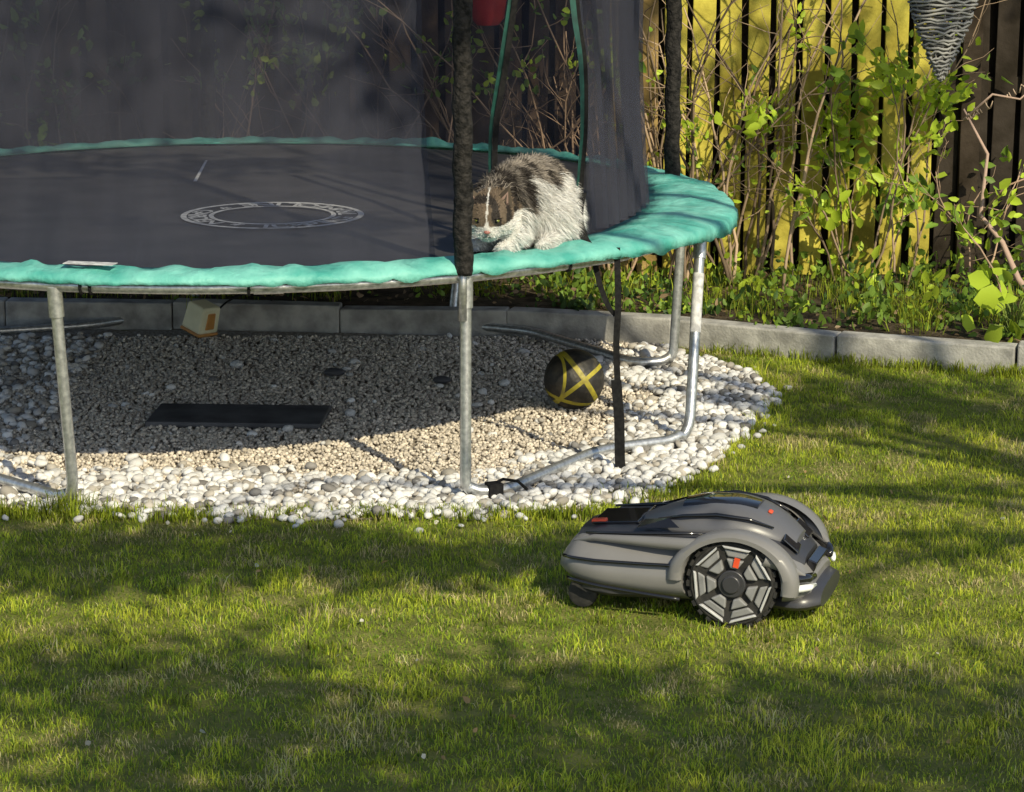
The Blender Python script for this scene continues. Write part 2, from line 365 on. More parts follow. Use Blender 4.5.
for i in range(60):
    q=rng.uniform(-2.8,.3); k=rng.integers(8,20); cy=rng.uniform(12.3,12.8)
    P=np.stack([rng.normal(q,.08,k),rng.normal(cy,.06,k),.1+np.abs(rng.normal(0,.07,k))],1); lv.add(P,.03,[MG,DG][rng.integers(2)])
lv.build('weeds')
lv=Leaves(); n=900; q=rng.uniform(-2.5,2.8,n); yb=np.interp(q,kx,ky)+.1; P=np.stack([q,yb+rng.random(n)*(12.85-yb),.118+.02*rng.random(n)],1); D=rng.normal(0,1,(n,3)); D[:,2]*=.2
lv.add(P,.035,np.array([.24,.17,.10]),D,.5,.6); lv.build('leaf_litter')
lv=Leaves()
e=empty('broad_leaf_plant',(2.10,11.42,.1)); mb=MB()
for i in range(34):
    a=random.uniform(0,6.28); rr_=random.uniform(.04,.2); h_=random.uniform(.04,.28); P=[(0,0,-.02),(rr_*.4*math.cos(a),rr_*.4*math.sin(a),h_*.7),(rr_*math.cos(a),rr_*math.sin(a),h_)]
    mb.tube(P,.003,4,(.15,.2,.05)); lv.add(np.array([P[2]]),.10,LG*.95,np.array([[math.cos(a)*.6,math.sin(a)*.6-.3,.1]]),.85)
mb.build('stalks',M_bark,True,e); lv.build('leaves',e)
mb=MB(); mb.tube([(2.36,12.25,.08),(2.27,12.3,.2),(2.2,12.34,.36),(2.1,12.36,.48),(2.13,12.4,.75),(2.02,12.42,.95)],[.016,.015,.013,.011,.008,.004],7,(.42,.30,.24))
mb.tube([(2.02,12.42,.9),(2.14,12.38,1.02),(2.26,12.36,1.0),(2.36,12.34,1.1)],[.007,.006,.005,.003],5,(.5,.36,.28))
for i in range(26):
    t=random.random(); p=Vector((2.04,12.42,.9)).lerp(Vector((2.34,12.34,1.08)),t); mb.tube([p,p+Vector((random.gauss(0,.015),-.01,random.uniform(.01,.04)))],[.0045,.002],4,(.5,.38,.28))
mb.tube([(2.1,12.36,.48),(2.2,12.3,.62),(2.33,12.25,.68)],[.006,.005,.003],5,(.42,.28,.2)); mb.build('leaning_branch',M_bark,True)

# ---------------------------------------------------------------- fence
mb=MB(); x=-5.0; pitch=.128
while x<5:
    wd=.1+random.uniform(-.008,.008)
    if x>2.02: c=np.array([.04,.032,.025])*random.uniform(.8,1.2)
    elif x>.5: c=(np.array([.60,.52,.09]) if random.random()<.7 else np.array([.40,.28,.11]))*random.uniform(.7,1.2)  # algae yellow-green, with the sunlit glow put into the board colour
    else: c=np.array([.085,.058,.042])*random.uniform(.5,1.4)  # left stretch: brown boards darkened, the shade there is in their colour
    R=Matrix.Rotation(random.gauss(0,.008),3,'Y')@Matrix.Rotation(random.gauss(0,.02),3,'Z')
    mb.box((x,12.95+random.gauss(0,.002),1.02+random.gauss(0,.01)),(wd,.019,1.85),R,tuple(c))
    mb.box((x+pitch/2,13.03,1.0),(.1,.018,1.82),None,tuple(np.array([.04,.03,.022])*random.uniform(.8,1.2)))
    x+=pitch
for zz_ in(.4,1.0,1.6): mb.box((0,12.99,zz_),(10,.04,.08),None,(.05,.04,.03))
for px in(-4.6,-2.7,-.8,2.13,4.1): mb.box((px,12.915,.95),(.09,.05,1.9),None,(.05,.038,.028))
mb.build('wooden_fence',M_wood,bevel=.003)

e=empty('wicker_cone_ornament',(1.865,12.12,1.435)); mb=MB()
P=[]
def wr(t): return .205*(math.sin(min(t*1.35,1.57))**.9) if t<.85 else .205*math.sin(1.15)*math.cos((t-.85)/.15*1.2)
for i in range(800):
    t=i/800; z=-.33+.62*t
    a=i*2*math.pi/24; q=wr(t)+.010*random.random(); P.append((q*math.cos(a),q*.6*math.sin(a),z+random.gauss(0,.005)))
mb.tube(P,.006,5,(.30,.30,.29))
P2=[(p[0]*.96+random.gauss(0,.003),p[1]*.96,p[2]+.013) for p in P[::2]]
mb.tube(P2,.005,5,(.10,.10,.10))
for k in range(12):
    a=k*2*math.pi/12; mb.tube([(wr(t)*.97*math.cos(a),wr(t)*.58*math.sin(a),-.33+.62*t) for t in[0.02,.1,.2,.35,.5,.65,.8]],.004,4,(.25,.24,.23))
mb.tube([(0,0,.26),(0,0,.46),(0,.4,.48),(0,.82,.44)],.005,5,(.05,.05,.05))
mb.build('woven_willow',M_bark,True,e)
M_red=mat_noise('red_plastic',(.5,.02,.02),(.62,.04,.03),.4,scale=20,bump=0)
e=empty('hanging_red_pot',(-.11,12.6,1.31)); mb=MB(); mb.lathe([(0,0),(.05,.0),(.075,.03),(.09,.14),(.1,.142),(.1,.165),(.092,.165),(.085,.145),(0,.14)],(0,0,0),None,28)
mb.build('pot',M_red,autos=40,parent=e); mb=MB(); mb.tube([(-.09,0,.15),(0,.0,.36),(.09,0,.15)],.003,5); mb.tube([(0,0,.36),(0,.34,.38)],.004,5); mb.build('hanger_wire',M_black,parent=e)

# ---------------------------------------------------------------- trampoline
TR=empty('trampoline',(-1.04,10.65,0)); Cx,Cy=-1.04,10.65
def loc(x,y,z): return Vector((x-Cx,y-Cy,z))
RF=1.83
mb=MB(); mb.tube([(RF*math.cos(a),RF*math.sin(a),.765) for a in np.linspace(0,2*math.pi,120,endpoint=False)],.021,12,closed=True)
def pol(deg,r,z=0): return Vector((r*math.cos(rad(deg)),r*math.sin(rad(deg)),z))
U=[(-61,-19,[loc(-.155,9.0,.025),loc(-.02,9.03,.025),loc(.31,9.62,.025),loc(.64,9.80,.025)]),
   (18,62,[loc(.66,11.2,.03),loc(.5,11.16,.03),loc(.08,11.85,.03),loc(-.27,12.05,.03)]),
   (100,143,None),(-145,-104,None)]
for a,b,mid in U:
    pa,pb=pol(a,RF,.76),pol(b,RF,.76)
    if mid is None:
        fa,fb=pol(a+3,RF-.04,.025),pol(b+(1.2 if b==-104 else -3),RF-.02,.025); m_=(fa+fb)/2*.93; m_.z=.025; mid=[fa,m_,fb]
    mid=[Vector(m) for m in mid]
    P=round_poly([pa,Vector((mid[0].x,mid[0].y,.025))]+mid[1:-1]+[Vector((mid[-1].x,mid[-1].y,.025)),pb],.11,8)
    mb.tube([q+Vector((0,0,.018)) if q.z<.05 else q for q in P],.0195,12)
    for q,f in((pa,mid[0]),(pb,mid[-1])):
        d=(Vector((f.x,f.y,0))-q); d.normalize(); mb.tube([q,q+d*.10],.025,12)
for a in(-82,-40,0,40,80,120,160,200,240):
    mb.tube([pol(a+t,RF,.765) for t in(-1.5,0,1.5)],.0235,12)
mb.build('steel_frame',M_steel,autos=50,parent=TR)
mb=MB()
for q in(loc(-.06,9.02,.045),): mb.box(q,(.05,.05,.05),Matrix.Rotation(.4,3,'Z'))
mb.tube([loc(-.09,9.03,.05),loc(-.03,9.05,.075),loc(.02,9.0,.08),loc(.05,9.05,.04)],.006,6)
for a in(-115,-101,-100,-84,-48,-33): mb.tube([pol(a,RF+.024*math.cos(t),.765+.024*math.sin(t)) for t in np.linspace(0,6.28,10)],.006,5)
mb.build('clamps',M_black,parent=TR,bevel=.005)
mb=MB()
pB=pol(-19,RF,.76); fB=loc(.64,9.80,.025); mb.tube([pB.lerp(fB,.2),pB.lerp(fB,.48)],.0206,12,cap=False); mb.build('leg_label',M_marking,True,TR)
mb=MB(); mp_=MB()
for a,rp in((-61.7,RF+.025),(18,1.775),(100,RF+.02),(-145,RF+.02)):
    P=[];r_=[]
    for k in range(130):
        z=.775+k*.0163; P.append(pol(a,rp,z)+Vector((.003*math.sin(k*.5),.003*math.cos(k*.33),0))); r_.append(.030+.0035*mnoise.noise(Vector((k*.6,a,0)))+.003*random.random())
    mb.tube(P,r_,14); mp_.tube([pol(a,rp,.80),pol(a,rp,2.95)],.016,10); mp_.tube([pol(a,RF+.02,.62),pol(a,rp,.85)],.014,8)
mb.build('foam_sleeves',M_foam,True,TR); mp_.build('post_tubes',M_steel,True,TR)
mb=MB(); V=[(0,0,.785)];F=[];rings=14;sg=120
for i in range(1,rings+1):
    r_=1.70*i/rings
    for k in range(sg):
        a=2*math.pi*k/sg; V.append((r_*math.cos(a),r_*math.sin(a),.785+.012*(i/rings)**2+.004*mnoise.noise(Vector((r_*math.cos(a)*3,r_*math.sin(a)*3,0)))))
for k in range(sg): F.append((0,1+k,1+(k+1)%sg))
for i in range(rings-1):
    for k in range(sg):
        k2=(k+1)%sg; F.append((1+i*sg+k,1+(i+1)*sg+k,1+(i+1)*sg+k2,1+i*sg+k2))
mb.add(V,F); mb.build('jumping_mat',M_mat,True,TR)
mb=MB(); lc=loc(-.89,10.24,.7935)
def annulus(r0,r1,a0=0,a1=360,n=90):
    V=[];F=[]
    for i in range(n+1):
        a=rad(a0+(a1-a0)*i/n); V+=[lc+Vector((r0*math.cos(a),r0*math.sin(a),0)),lc+Vector((r1*math.cos(a),r1*math.sin(a),0))]
    for i in range(n): F.append((2*i,2*i+1,2*i+3,2*i+2))
    mb.add(V,F)
annulus(.318,.340); annulus(.218,.236)
txt="JUMPING TRAMPOLINE * GARDEN * "
for i,ch in enumerate(txt):
    if ch==' ': continue
    cu=bpy.data.curves.new('t','FONT'); cu.body=ch; cu.size=.095; cu.align_x='CENTER'; cu.offset=.002; ob=bpy.data.objects.new('t',cu); S.collection.objects.link(ob)
    bpy.context.view_layer.update(); me=ob.to_mesh(); a=rad(-90+360*i/len(txt)); R=Matrix.Rotation(a+math.pi/2,3,'Z')
    V=[lc+R@(Vector((v.co.x*1.2,v.co.y-.31,0))) for v in me.vertices]; mb.add(V,[tuple(p.vertices) for p in me.polygons]); ob.to_mesh_clear(); bpy.data.objects.remove(ob); bpy.data.curves.remove(cu)
q=loc(-1.31,11.6,.792); mb.add([q+Vector((.02,-.42,0)),q+Vector((.034,-.42,0)),q+Vector((.004,.3,0)),q+Vector((-.006,.3,0))],[(0,1,2,3)])  # long thin white line on the mat, joined to the logo mesh
mb.build('mat_print_and_line',M_marking,parent=TR)
def rin(d):
    d=((d+180)%360)-180
    t=max(0,1-abs(d+8)/48.); t=t*t*(3-2*t)
    back=max(0,math.sin(rad(d)))
    return 1.685-.14*t+.065*back
V=[];F=[];na=560;prof=9
for i in range(na):
    dg=360*i/na; a=rad(dg); ri=rin(dg)
    dd=((dg+180)%360)-180; side=max(0,1-abs(dd+14)/40.); back=max(0,math.sin(a))
    nz=lambda f,s: mnoise.noise(Vector((math.cos(a)*f,math.sin(a)*f,s)))
    ri+=.020*nz(9,1); ro=1.862+.016*nz(13,2)+.05*side-.03*back
    th=.010+.012*abs(nz(5,9))
    pr=[(ri+.004,.799),(ri,.806),(ri+.25*(ro-ri),.808+th*.6+.018*nz(18,3)),(ri+.5*(ro-ri),.808+th+.022*nz(22,4)),(ri+.75*(ro-ri),.806+th*.7+.020*nz(26,7)-.008*side),(ro-.012,.804+.012*nz(20,5)-.012*side),(ro,.793+.010*nz(20,5)-.015*side),(ro+.004,.780-.026*abs(nz(17,6))-.035*side),(ro-.004,.780-.026*abs(nz(17,6))-.035*side)]
    for r_,z in pr: V.append((r_*math.cos(a),r_*math.sin(a),z))
for i in range(na):
    j=(i+1)%na
    for k in range(prof-1): F.append((i*prof+k,i*prof+k+1,j*prof+k+1,j*prof+k))
mb=MB(); mb.add(V,F); mb.build('safety_pad',M_pad,True,TR)
mb=MB(); R=Matrix.Rotation(rad(-103+90),3,'Z'); c=pol(-100.5,1.79,.834); mb.box(c,(.17,.05,.002),R)
mb.build('pad_label',M_marking,parent=TR)
def netR(dg,z):
    d=((dg+180)%360)-180; t=(z-.8)/1.95
    return (rin(dg)-.01)*(1-t)+1.70*t-.10*math.sin(math.pi*min(1,t*1.1))
V=[];F=[];a0,a1=-34,-62+360; na=760; nz_=26
for i in range(na+1):
    dg=a0+(a1-a0)*i/na
    dense=max(0,1-abs(dg+12)/30.)
    for k in range(nz_+1):
        z=.803+1.95*k/nz_; t=k/nz_
        r_=netR(dg,z)+(.006+.004*t)*math.sin(rad(dg)*37+2*t)+dense*.028*math.sin(rad(dg)*95+3*t)*min(1,.3+t*1.5)+.02*mnoise.noise(Vector((dg*.09,z*1.3,3)))*t
        V.append((r_*math.cos(rad(dg)),r_*math.sin(rad(dg)),z))
for i in range(na):
    for k in range(nz_): b=i*(nz_+1)+k; F.append((b,b+nz_+1,b+nz_+2,b+1))
mb=MB(); mb.add(V,F)
V=[];F=[];na=90
for i in range(na+1):
    for k in range(nz_+1):
        z=.825+1.93*k/nz_; t=k/nz_; dg=-38.5+1.6*math.sin(t*7)+28*i/na; r_=netR(dg,z)+.035+.022*math.sin(i*.55+2*t)
        V.append((r_*math.cos(rad(dg)),r_*math.sin(rad(dg)),z))
for i in range(na):
    for k in range(nz_): b=i*(nz_+1)+k; F.append((b,b+nz_+1,b+nz_+2,b+1))
mb.add(V,F); mb.build('safety_net',M_net,True,TR)
mb=MB(); mb.tube([pol(a,1.70,2.755) for a in range(0,360,4)],.008,6,closed=True)
for a in(-61,18,100,-145): mb.tube([pol(a,1.70,2.755),pol(a,1.86,2.8)],.006,6)
mb.build('net_top_rope',M_black,parent=TR)
def ribbon(mb,P,wd,th=.003,dirx=Vector((1,0,0)),tw=0):
    P=[Vector(p) for p in P]; V=[];F=[]
    for i,p in enumerate(P):
        q=Matrix.Rotation(tw*i,3,'Z')@dirx*wd/2; V+=[p-q,p+q,p+q+Vector((0,th,0)),p-q+Vector((0,th,0))]
    for i in range(len(P)-1):
        for k in range(4): F.append((i*4+k,i*4+(k+1)%4,i*4+4+(k+1)%4,i*4+4+k))
    F+= [(0,1,2,3),tuple(len(V)-4+k for k in(3,2,1,0))]
    mb.add(V,F)
M_strap=mat_noise('teal_strap',(.005,.035,.03),(.01,.075,.06),.6,scale=30,bump=.2)
mb=MB()
def cr(P,n=8):
    P=[Vector(p) for p in P]; P=[P[0]*2-P[1]]+P+[P[-1]*2-P[-2]]; out=[]
    for i in range(1,len(P)-2):
        for j in range(n):
            t=j/n; a,b,c,d=P[i-1:i+3]; out.append(.5*((2*b)+(c-a)*t+(2*a-5*b+4*c-d)*t*t+(3*b-a-3*c+d)*t**3))
    out.append(P[-2]); return out
ribbon(mb,cr([loc(.02,9.62,2.3),loc(.005,9.62,1.8),loc(.0,9.62,1.66),loc(-.04,9.62,1.4),loc(-.075,9.62,1.15),loc(-.07,9.62,.8)]),.022,tw=.03)
ribbon(mb,cr([loc(.17,9.5,2.4),loc(.195,9.5,1.8),loc(.21,9.5,1.6),loc(.235,9.5,1.42),loc(.24,9.5,1.2),loc(.225,9.5,.98),loc(.225,9.48,.82)]),.022,tw=.03)
mb.build('door_straps',M_strap,parent=TR)
mb=MB()
ribbon(mb,cr([loc(.036,9.615,2.3),loc(.021,9.615,1.8),loc(.014,9.615,1.66),loc(-.022,9.615,1.4),loc(-.058,9.615,1.15),loc(-.055,9.615,.8)]),.020)
ribbon(mb,cr([loc(.182,9.51,2.4),loc(.207,9.51,1.8),loc(.222,9.51,1.6),loc(.247,9.51,1.42),loc(.25,9.51,1.2),loc(.235,9.51,.98),loc(.235,9.49,.82)]),.020)
ribbon(mb,cr([loc(.24,9.49,.98),loc(.23,9.46,.9),loc(.245,9.44,.84),loc(.26,9.42,.815)]),.03)
ribbon(mb,cr([loc(.36,9.425,.80),loc(.365,9.41,.6),loc(.36,9.41,.45),loc(.372,9.41,.2),loc(.375,9.41,.02)]),.022)
ribbon(mb,[loc(.36,9.404,.34),loc(.372,9.404,.2),loc(.375,9.404,.06),loc(.378,9.404,.01)],.036)
ribbon(mb,cr([loc(.28,9.44,.77),loc(.3,9.43,.68),loc(.33,9.42,.6),loc(.36,9.42,.56)]),.02)
mb.build('hanging_straps',M_black,parent=TR)

# ---------------------------------------------------------------- ball
def mat_ball():
    m,nt,b=newmat('ball_rubber'); N=nt.nodes; L=nt.links
    tc=N.new('ShaderNodeTexCoord')
    def band(vec,o,w):
        d=N.new('ShaderNodeVectorMath'); d.operation='DOT_PRODUCT'; d.inputs[1].default_value=vec; L.new(tc.outputs['Object'],d.inputs[0])
        s=N.new('ShaderNodeMath'); s.operation='SUBTRACT'; L.new(d.outputs['Value'],s.inputs[0]); s.inputs[1].default_value=o
        a=N.new('ShaderNodeMath'); a.operation='ABSOLUTE'; L.new(s.outputs[0],a.inputs[0]); l=N.new('ShaderNodeMath'); l.operation='LESS_THAN'; L.new(a.outputs[0],l.inputs[0]); l.inputs[1].default_value=w; return l.outputs[0]
    bs=[band((.8,.2,.55),.02,.010),band((-.62,.1,.78),-.02,.008),band((.25,-.1,.96),-.065,.008),band((.95,.3,-.1),-.07,.005)]
    cur=bs[0]
    for q in bs[1:]:
        mm=N.new('ShaderNodeMath'); mm.operation='MAXIMUM'; L.new(cur,mm.inputs[0]); L.new(q,mm.inputs[1]); cur=mm.outputs[0]
    ns=N.new('ShaderNodeTexNoise'); ns.inputs['Scale'].default_value=22; ns.inputs['Detail'].default_value=6; L.new(tc.outputs['Object'],ns.inputs['Vector'])
    dr=N.new('ShaderNodeMapRange'); dr.inputs[1].default_value=.5; dr.inputs[2].default_value=.8; L.new(ns.outputs['Fac'],dr.inputs[0])
    mx=N.new('ShaderNodeMix'); mx.data_type='RGBA'; L.new(cur,mx.inputs[0]); mx.inputs[6].default_value=(.022,.02,.017,1); mx.inputs[7].default_value=(.40,.34,.03,1)
    m2=N.new('ShaderNodeMix'); m2.data_type='RGBA'; L.new(dr.outputs[0],m2.inputs[0]); L.new(mx.outputs[2],m2.inputs[6]); m2.inputs[7].default_value=(.09,.075,.05,1)
    L.new(m2.outputs[2],b.inputs['Base Color']); b.inputs['Roughness'].default_value=.55
    v=N.new('ShaderNodeTexVoronoi'); v.inputs['Scale'].default_value=60; L.new(tc.outputs['Object'],v.inputs['Vector']); bp=N.new('ShaderNodeBump'); bp.inputs['Strength'].default_value=.4; bp.inputs['Distance'].default_value=.003; L.new(v.outputs[0],bp.inputs['Height']); L.new(bp.outputs[0],b.inputs['Normal'])
    return m
V,F=ico(5); V=V*.116
for sd in((.8,.2,.55),(-.62,.1,.78),(.1,.9,.4)):
    n_=np.array(sd)/np.linalg.norm(sd); dd=np.abs(V@n_); V=V*(1-.02*np.exp(-(dd/.004)**2))[:,None]
ball=mesh_np('football',V,F,None,None,mat_ball(),True); ball.location=(.238,10.43,.13)
mb=MB(); R=Matrix.Rotation(-.06,3,'Z'); mb.box((-1.03,10.25,.026),(.66,.33,.02),R)
mb.build('dark_slab',mat_noise('slate_rubber',(.05,.05,.054),(.12,.12,.125),.7,scale=8,bump=.3),bevel=.006)
mb=MB(); 
for (px,py,s_) in((-.72,11.05,.035),(-.28,10.9,.03)):
    V,F=ico(2); mb.add([(px+v[0]*s_*1.3,py+v[1]*s_,.03+v[2]*s_*.5) for v in V],[tuple(f) for f in F],(.07,.07,.075))
mb.build('dark_stones',M_stone,True)
e=empty('garden_flood_lamp',(-1.36,11.88,0)); 
R=Matrix.Rotation(rad(20),3,'Y')@Matrix.Rotation(rad(-38),3,'Z')@Matrix.Rotation(rad(10),3,'X')
mb=MB(); 
def frust(mb,c,a,b,h,R,col=(1,1,1)):
    V=[(-a,-a,0),(a,-a,0),(a,a,0),(-a,a,0),(-b,-b,h),(b,-b,h),(b,b,h),(-b,b,h)]; V=[R@Vector(v)+Vector(c) for v in V]
    mb.add(V,[(0,3,2,1),(4,5,6,7),(0,1,5,4),(1,2,6,5),(2,3,7,6),(3,0,4,7)],col)
frust(mb,(0,0,.05),.058,.052,.12,R); mb.build('frosted_shade',mat_noise('cream_plastic',(.68,.66,.45),(.84,.80,.56),.4,scale=10,bump=.1),parent=e,bevel=.01)
mb=MB(); frust(mb,R@Vector((0,0,-.012))+Vector((0,0,.05)),.060,.060,.014,R); frust(mb,R@Vector((.036,0,.02))+Vector((0,0,.05)),.026,.022,.075,R); mb.build('brown_frame',mat_noise('amber_plastic',(.45,.2,.05),(.55,.28,.08),.4,scale=10,bump=0),parent=e,bevel=.005)
mb=MB(); mb.tube(cr([(.05,.03,.1),(.12,.08,.16),(.2,.15,.18),(.3,.22,.14)]),.005,6); mb.tube([(0,0,.0),(0,0,.07)],.02,8); mb.build('cable_and_spike',M_black,parent=e)

# ---------------------------------------------------------------- robot mower
MW=empty('robot_lawn_mower',(.55,7.86,.004),rad(-17))
M_shell=mat_noise('mower_shell',(.18,.175,.172),(.205,.20,.195),.34,0,scale=3,bump=.04,bscale=400,spec=.5)
M_shelld=mat_noise('mower_dark',(.035,.035,.04),(.045,.045,.05),.33,scale=3,bump=.04,bscale=400)
M_gloss=mat_noise('mower_gloss',(.010,.010,.012),(.014,.014,.016),.12,scale=3,bump=0,coat=.5)
M_tyre=mat_noise('mower_tyre',(.012,.012,.012),(.03,.028,.025),.8,scale=40,bump=.3)
M_silver=mat_noise('mower_silver',(.5,.5,.51),(.65,.65,.65),.3,.2,scale=20,bump=0)
M_orange=mat_noise('mower_orange',(.65,.07,.02),(.75,.09,.03),.4,scale=20,bump=0)
M_lens=mat_noise('mower_lens',(.8,.83,.85),(.9,.9,.9),.08,scale=20,bump=0,coat=1)
def loft(st,ex=3.2,n=36):
    V=[];F=[]
    for (x,w_,zb,zt) in st:
        zc=(zb+zt)/2;hz=(zt-zb)/2
        for k in range(n):
            a=2*math.pi*k/n; c=math.cos(a); s_=math.sin(a)
            yv=w_*math.copysign(abs(c)**(2/ex),c); zv=zc+hz*math.copysign(abs(s_)**(2/ex),s_)
            f=(zv-zb)/(zt-zb); yv*=1-.17*max(0,f-.45)/.55-.06*max(0,.3-f)/.3
            V.append((x,yv,zv))
    m=len(st)
    for i in range(m-1):
        for k in range(n): F.append((i*n+k,(i+1)*n+k,(i+1)*n+(k+1)%n,i*n+(k+1)%n))
    F.append(tuple(range(n))); F.append(tuple(reversed([ (m-1)*n+k for k in range(n)])))
    return V,F
def interp_st(st,n=26):
    st=np.array(st); xs=np.linspace(st[0,0],st[-1,0],n)
    a=np.array([(x,)+tuple(np.interp(x,st[:,0],st[:,j]) for j in(1,2,3)) for x in xs])
    for _ in range(2): a[1:-1,1:]=(a[:-2,1:]+2*a[1:-1,1:]+a[2:,1:])/4
    return [tuple(q) for q in a]
body=[(-.382,.15,.10,.15),(-.37,.185,.085,.185),(-.33,.215,.068,.212),(-.25,.238,.052,.222),(-.1,.248,.04,.230),(.05,.25,.036,.24),(.18,.245,.042,.236),(.27,.235,.05,.208),(.33,.212,.055,.165),(.352,.185,.065,.14),(.36,.15,.08,.125)]
V,F=loft(interp_st(body,40)); mb=MB(); mb.add(V,F); bo=mb.build('body_shell',M_shell,parent=MW,autos=35)
cut=MB()
for s_ in(-1,1): cut.tube([(.15,s_*.168,.128),(.15,s_*.34,.128)],.146,48)
co_=cut.build('cut',M_shelld); co_.parent=MW
md=bo.modifiers.new('bool','BOOLEAN'); md.operation='DIFFERENCE'; md.object=co_; md.solver='EXACT'
bpy.context.view_layer.update(); dg_=bpy.context.evaluated_depsgraph_get(); me2=bpy.data.meshes.new_from_object(bo.evaluated_get(dg_)); bo.modifiers.clear(); bo.data=me2
bpy.data.objects.remove(co_)
bo.data.set_sharp_from_angle(angle=rad(35))
V,F=loft(interp_st([(-.33,.18,.045,.11),(-.25,.215,.03,.11),(0,.165,.025,.11),(.25,.165,.025,.11),(.29,.2,.025,.11),(.36,.2,.03,.11),(.388,.15,.04,.098)],26)); mb=MB(); mb.add(V,F); mb.build('dark_underbody',M_shelld,parent=MW,autos=35)
V,F=loft(interp_st([(-.34,.12,.14,.212),(-.28,.170,.15,.231),(-.12,.178,.16,.243),(0,.19,.17,.256),(.12,.19,.17,.262),(.22,.175,.16,.248),(.30,.14,.15,.208),(.33,.1,.14,.18)],30),4); mb=MB(); mb.add(V,F); mb.build('top_cover',M_shelld,parent=MW,autos=35)
M_slate=mat_noise('mower_slate',(.105,.105,.113),(.12,.12,.128),.36,scale=3,bump=.04,bscale=400)
V,F=loft(interp_st([(-.19,.05,.2,.238),(-.13,.11,.2,.262),(-.05,.145,.2,.292),(.04,.158,.2,.315),(.12,.155,.2,.316),(.19,.14,.2,.300),(.25,.115,.19,.268),(.30,.08,.18,.225)],30),2.8); mb=MB(); mb.add(V,F); mb.build('dome',M_slate,parent=MW,autos=40)
V,F=loft(interp_st([(-.04,.06,.26,.305),(.02,.085,.26,.319),(.11,.085,.26,.3215),(.18,.06,.26,.309)],16),3.2); mb=MB(); mb.add(V,F); mb.build('dome_inset',M_gloss,parent=MW,autos=40)
mb=MB()
for s_ in(-1,1):
    mb.tube([(-.10,s_*.10,.262),(-.02,s_*.135,.285),(.08,s_*.142,.297),(.17,s_*.13,.288),(.24,s_*.105,.262)],[.003,.006,.007,.006,.003],6)
    mb.tube([(-.30,s_*.165,.222),(-.18,s_*.178,.232),(-.06,s_*.188,.243),(.06,s_*.192,.252)],[.004,.006,.006,.003],6)
mb.tube([(-.16,-.10,.246),(-.16,.10,.246)],.004,6)
mb.build('dome_seams',M_gloss,True,MW)
mb=MB(); mb.box((-.235,0,.2365),(.14,.17,.006),Matrix.Rotation(rad(-5),3,'Y')); mb.build('rear_display',M_gloss,parent=MW,bevel=.002)
mb=MB()
for s_ in(-1,1): mb.add([(-.14,s_*.10,.2585),(-.15,s_*.165,.2475),(-.02,s_*.178,.2605),(-.06,s_*.14,.277)],[(0,1,2,3) if s_>0 else (3,2,1,0)])
mb.build('side_panels',M_gloss,parent=MW)
mb=MB(); mb.box((-.285,-.07,.2355),(.045,.026,.012),Matrix.Rotation(rad(-6),3,'Y')); mb.box((.215,-.03,.290),(.014,.022,.008),Matrix.Rotation(rad(25),3,'Y')); mb.build('stop_button',M_orange,parent=MW,bevel=.004)
def wst(x,j): st=np.array(body); return float(np.interp(x,st[:,0],st[:,j]))
mb=MB()
for s_ in(-1,1):
    for z,x0,x1,rr_ in((.158,-.36,-.01,.0055),(.092,-.345,0,.007),):
        P=[(x,s_*(wst(x,1)*(.99 if z>.1 else .985)),z-(.07*(x+.34) if z<.1 else -.03*(x+.3))) for x in np.linspace(x0,x1,14)]
        mb.tube(P,rr_,6)
mb.build('side_grooves',M_gloss,True,MW)
mb=MB()
for s_ in(-1,1):
    V=[];F=[];n=44; sec=[(.144,.185),(.144,.254),(.150,.262),(.164,.262),(.174,.25),(.176,.225),(.172,.185)]
    for i in range(n+1):
        a=rad(-10+190*i/n)
        for (r_,y_) in sec:
            V.append((.15+r_*math.cos(a)*(1+.08*(r_-.144)/.03*abs(math.cos(a))),s_*y_,max(.03,.128+r_*math.sin(a)*(.84 if r_>.145 else .94))))
    ns=len(sec)
    for i in range(n):
        for k in range(ns-1): F.append((i*ns+k,(i+1)*ns+k,(i+1)*ns+k+1,i*ns+k+1))
    F.append(tuple(range(ns))); F.append(tuple(n*ns+k for k in range(ns)))
    mb.add(V,F)
    mb.tube([(.04,s_*.235,.228),(-.06,s_*.222,.224),(-.16,s_*.205,.220),(-.27,s_*.18,.213),(-.34,s_*.14,.19)],[.02,.018,.014,.010,.004],10)
    mb.tube([(.24,s_*.24,.205),(.30,s_*.22,.18),(.345,s_*.185,.150)],[.02,.017,.008],10)
mb.build('fenders',M_shell,parent=MW,autos=45)
M_wg=mat_noise('wheel_grey',(.21,.21,.21),(.27,.27,.27),.4,scale=20,bump=0)
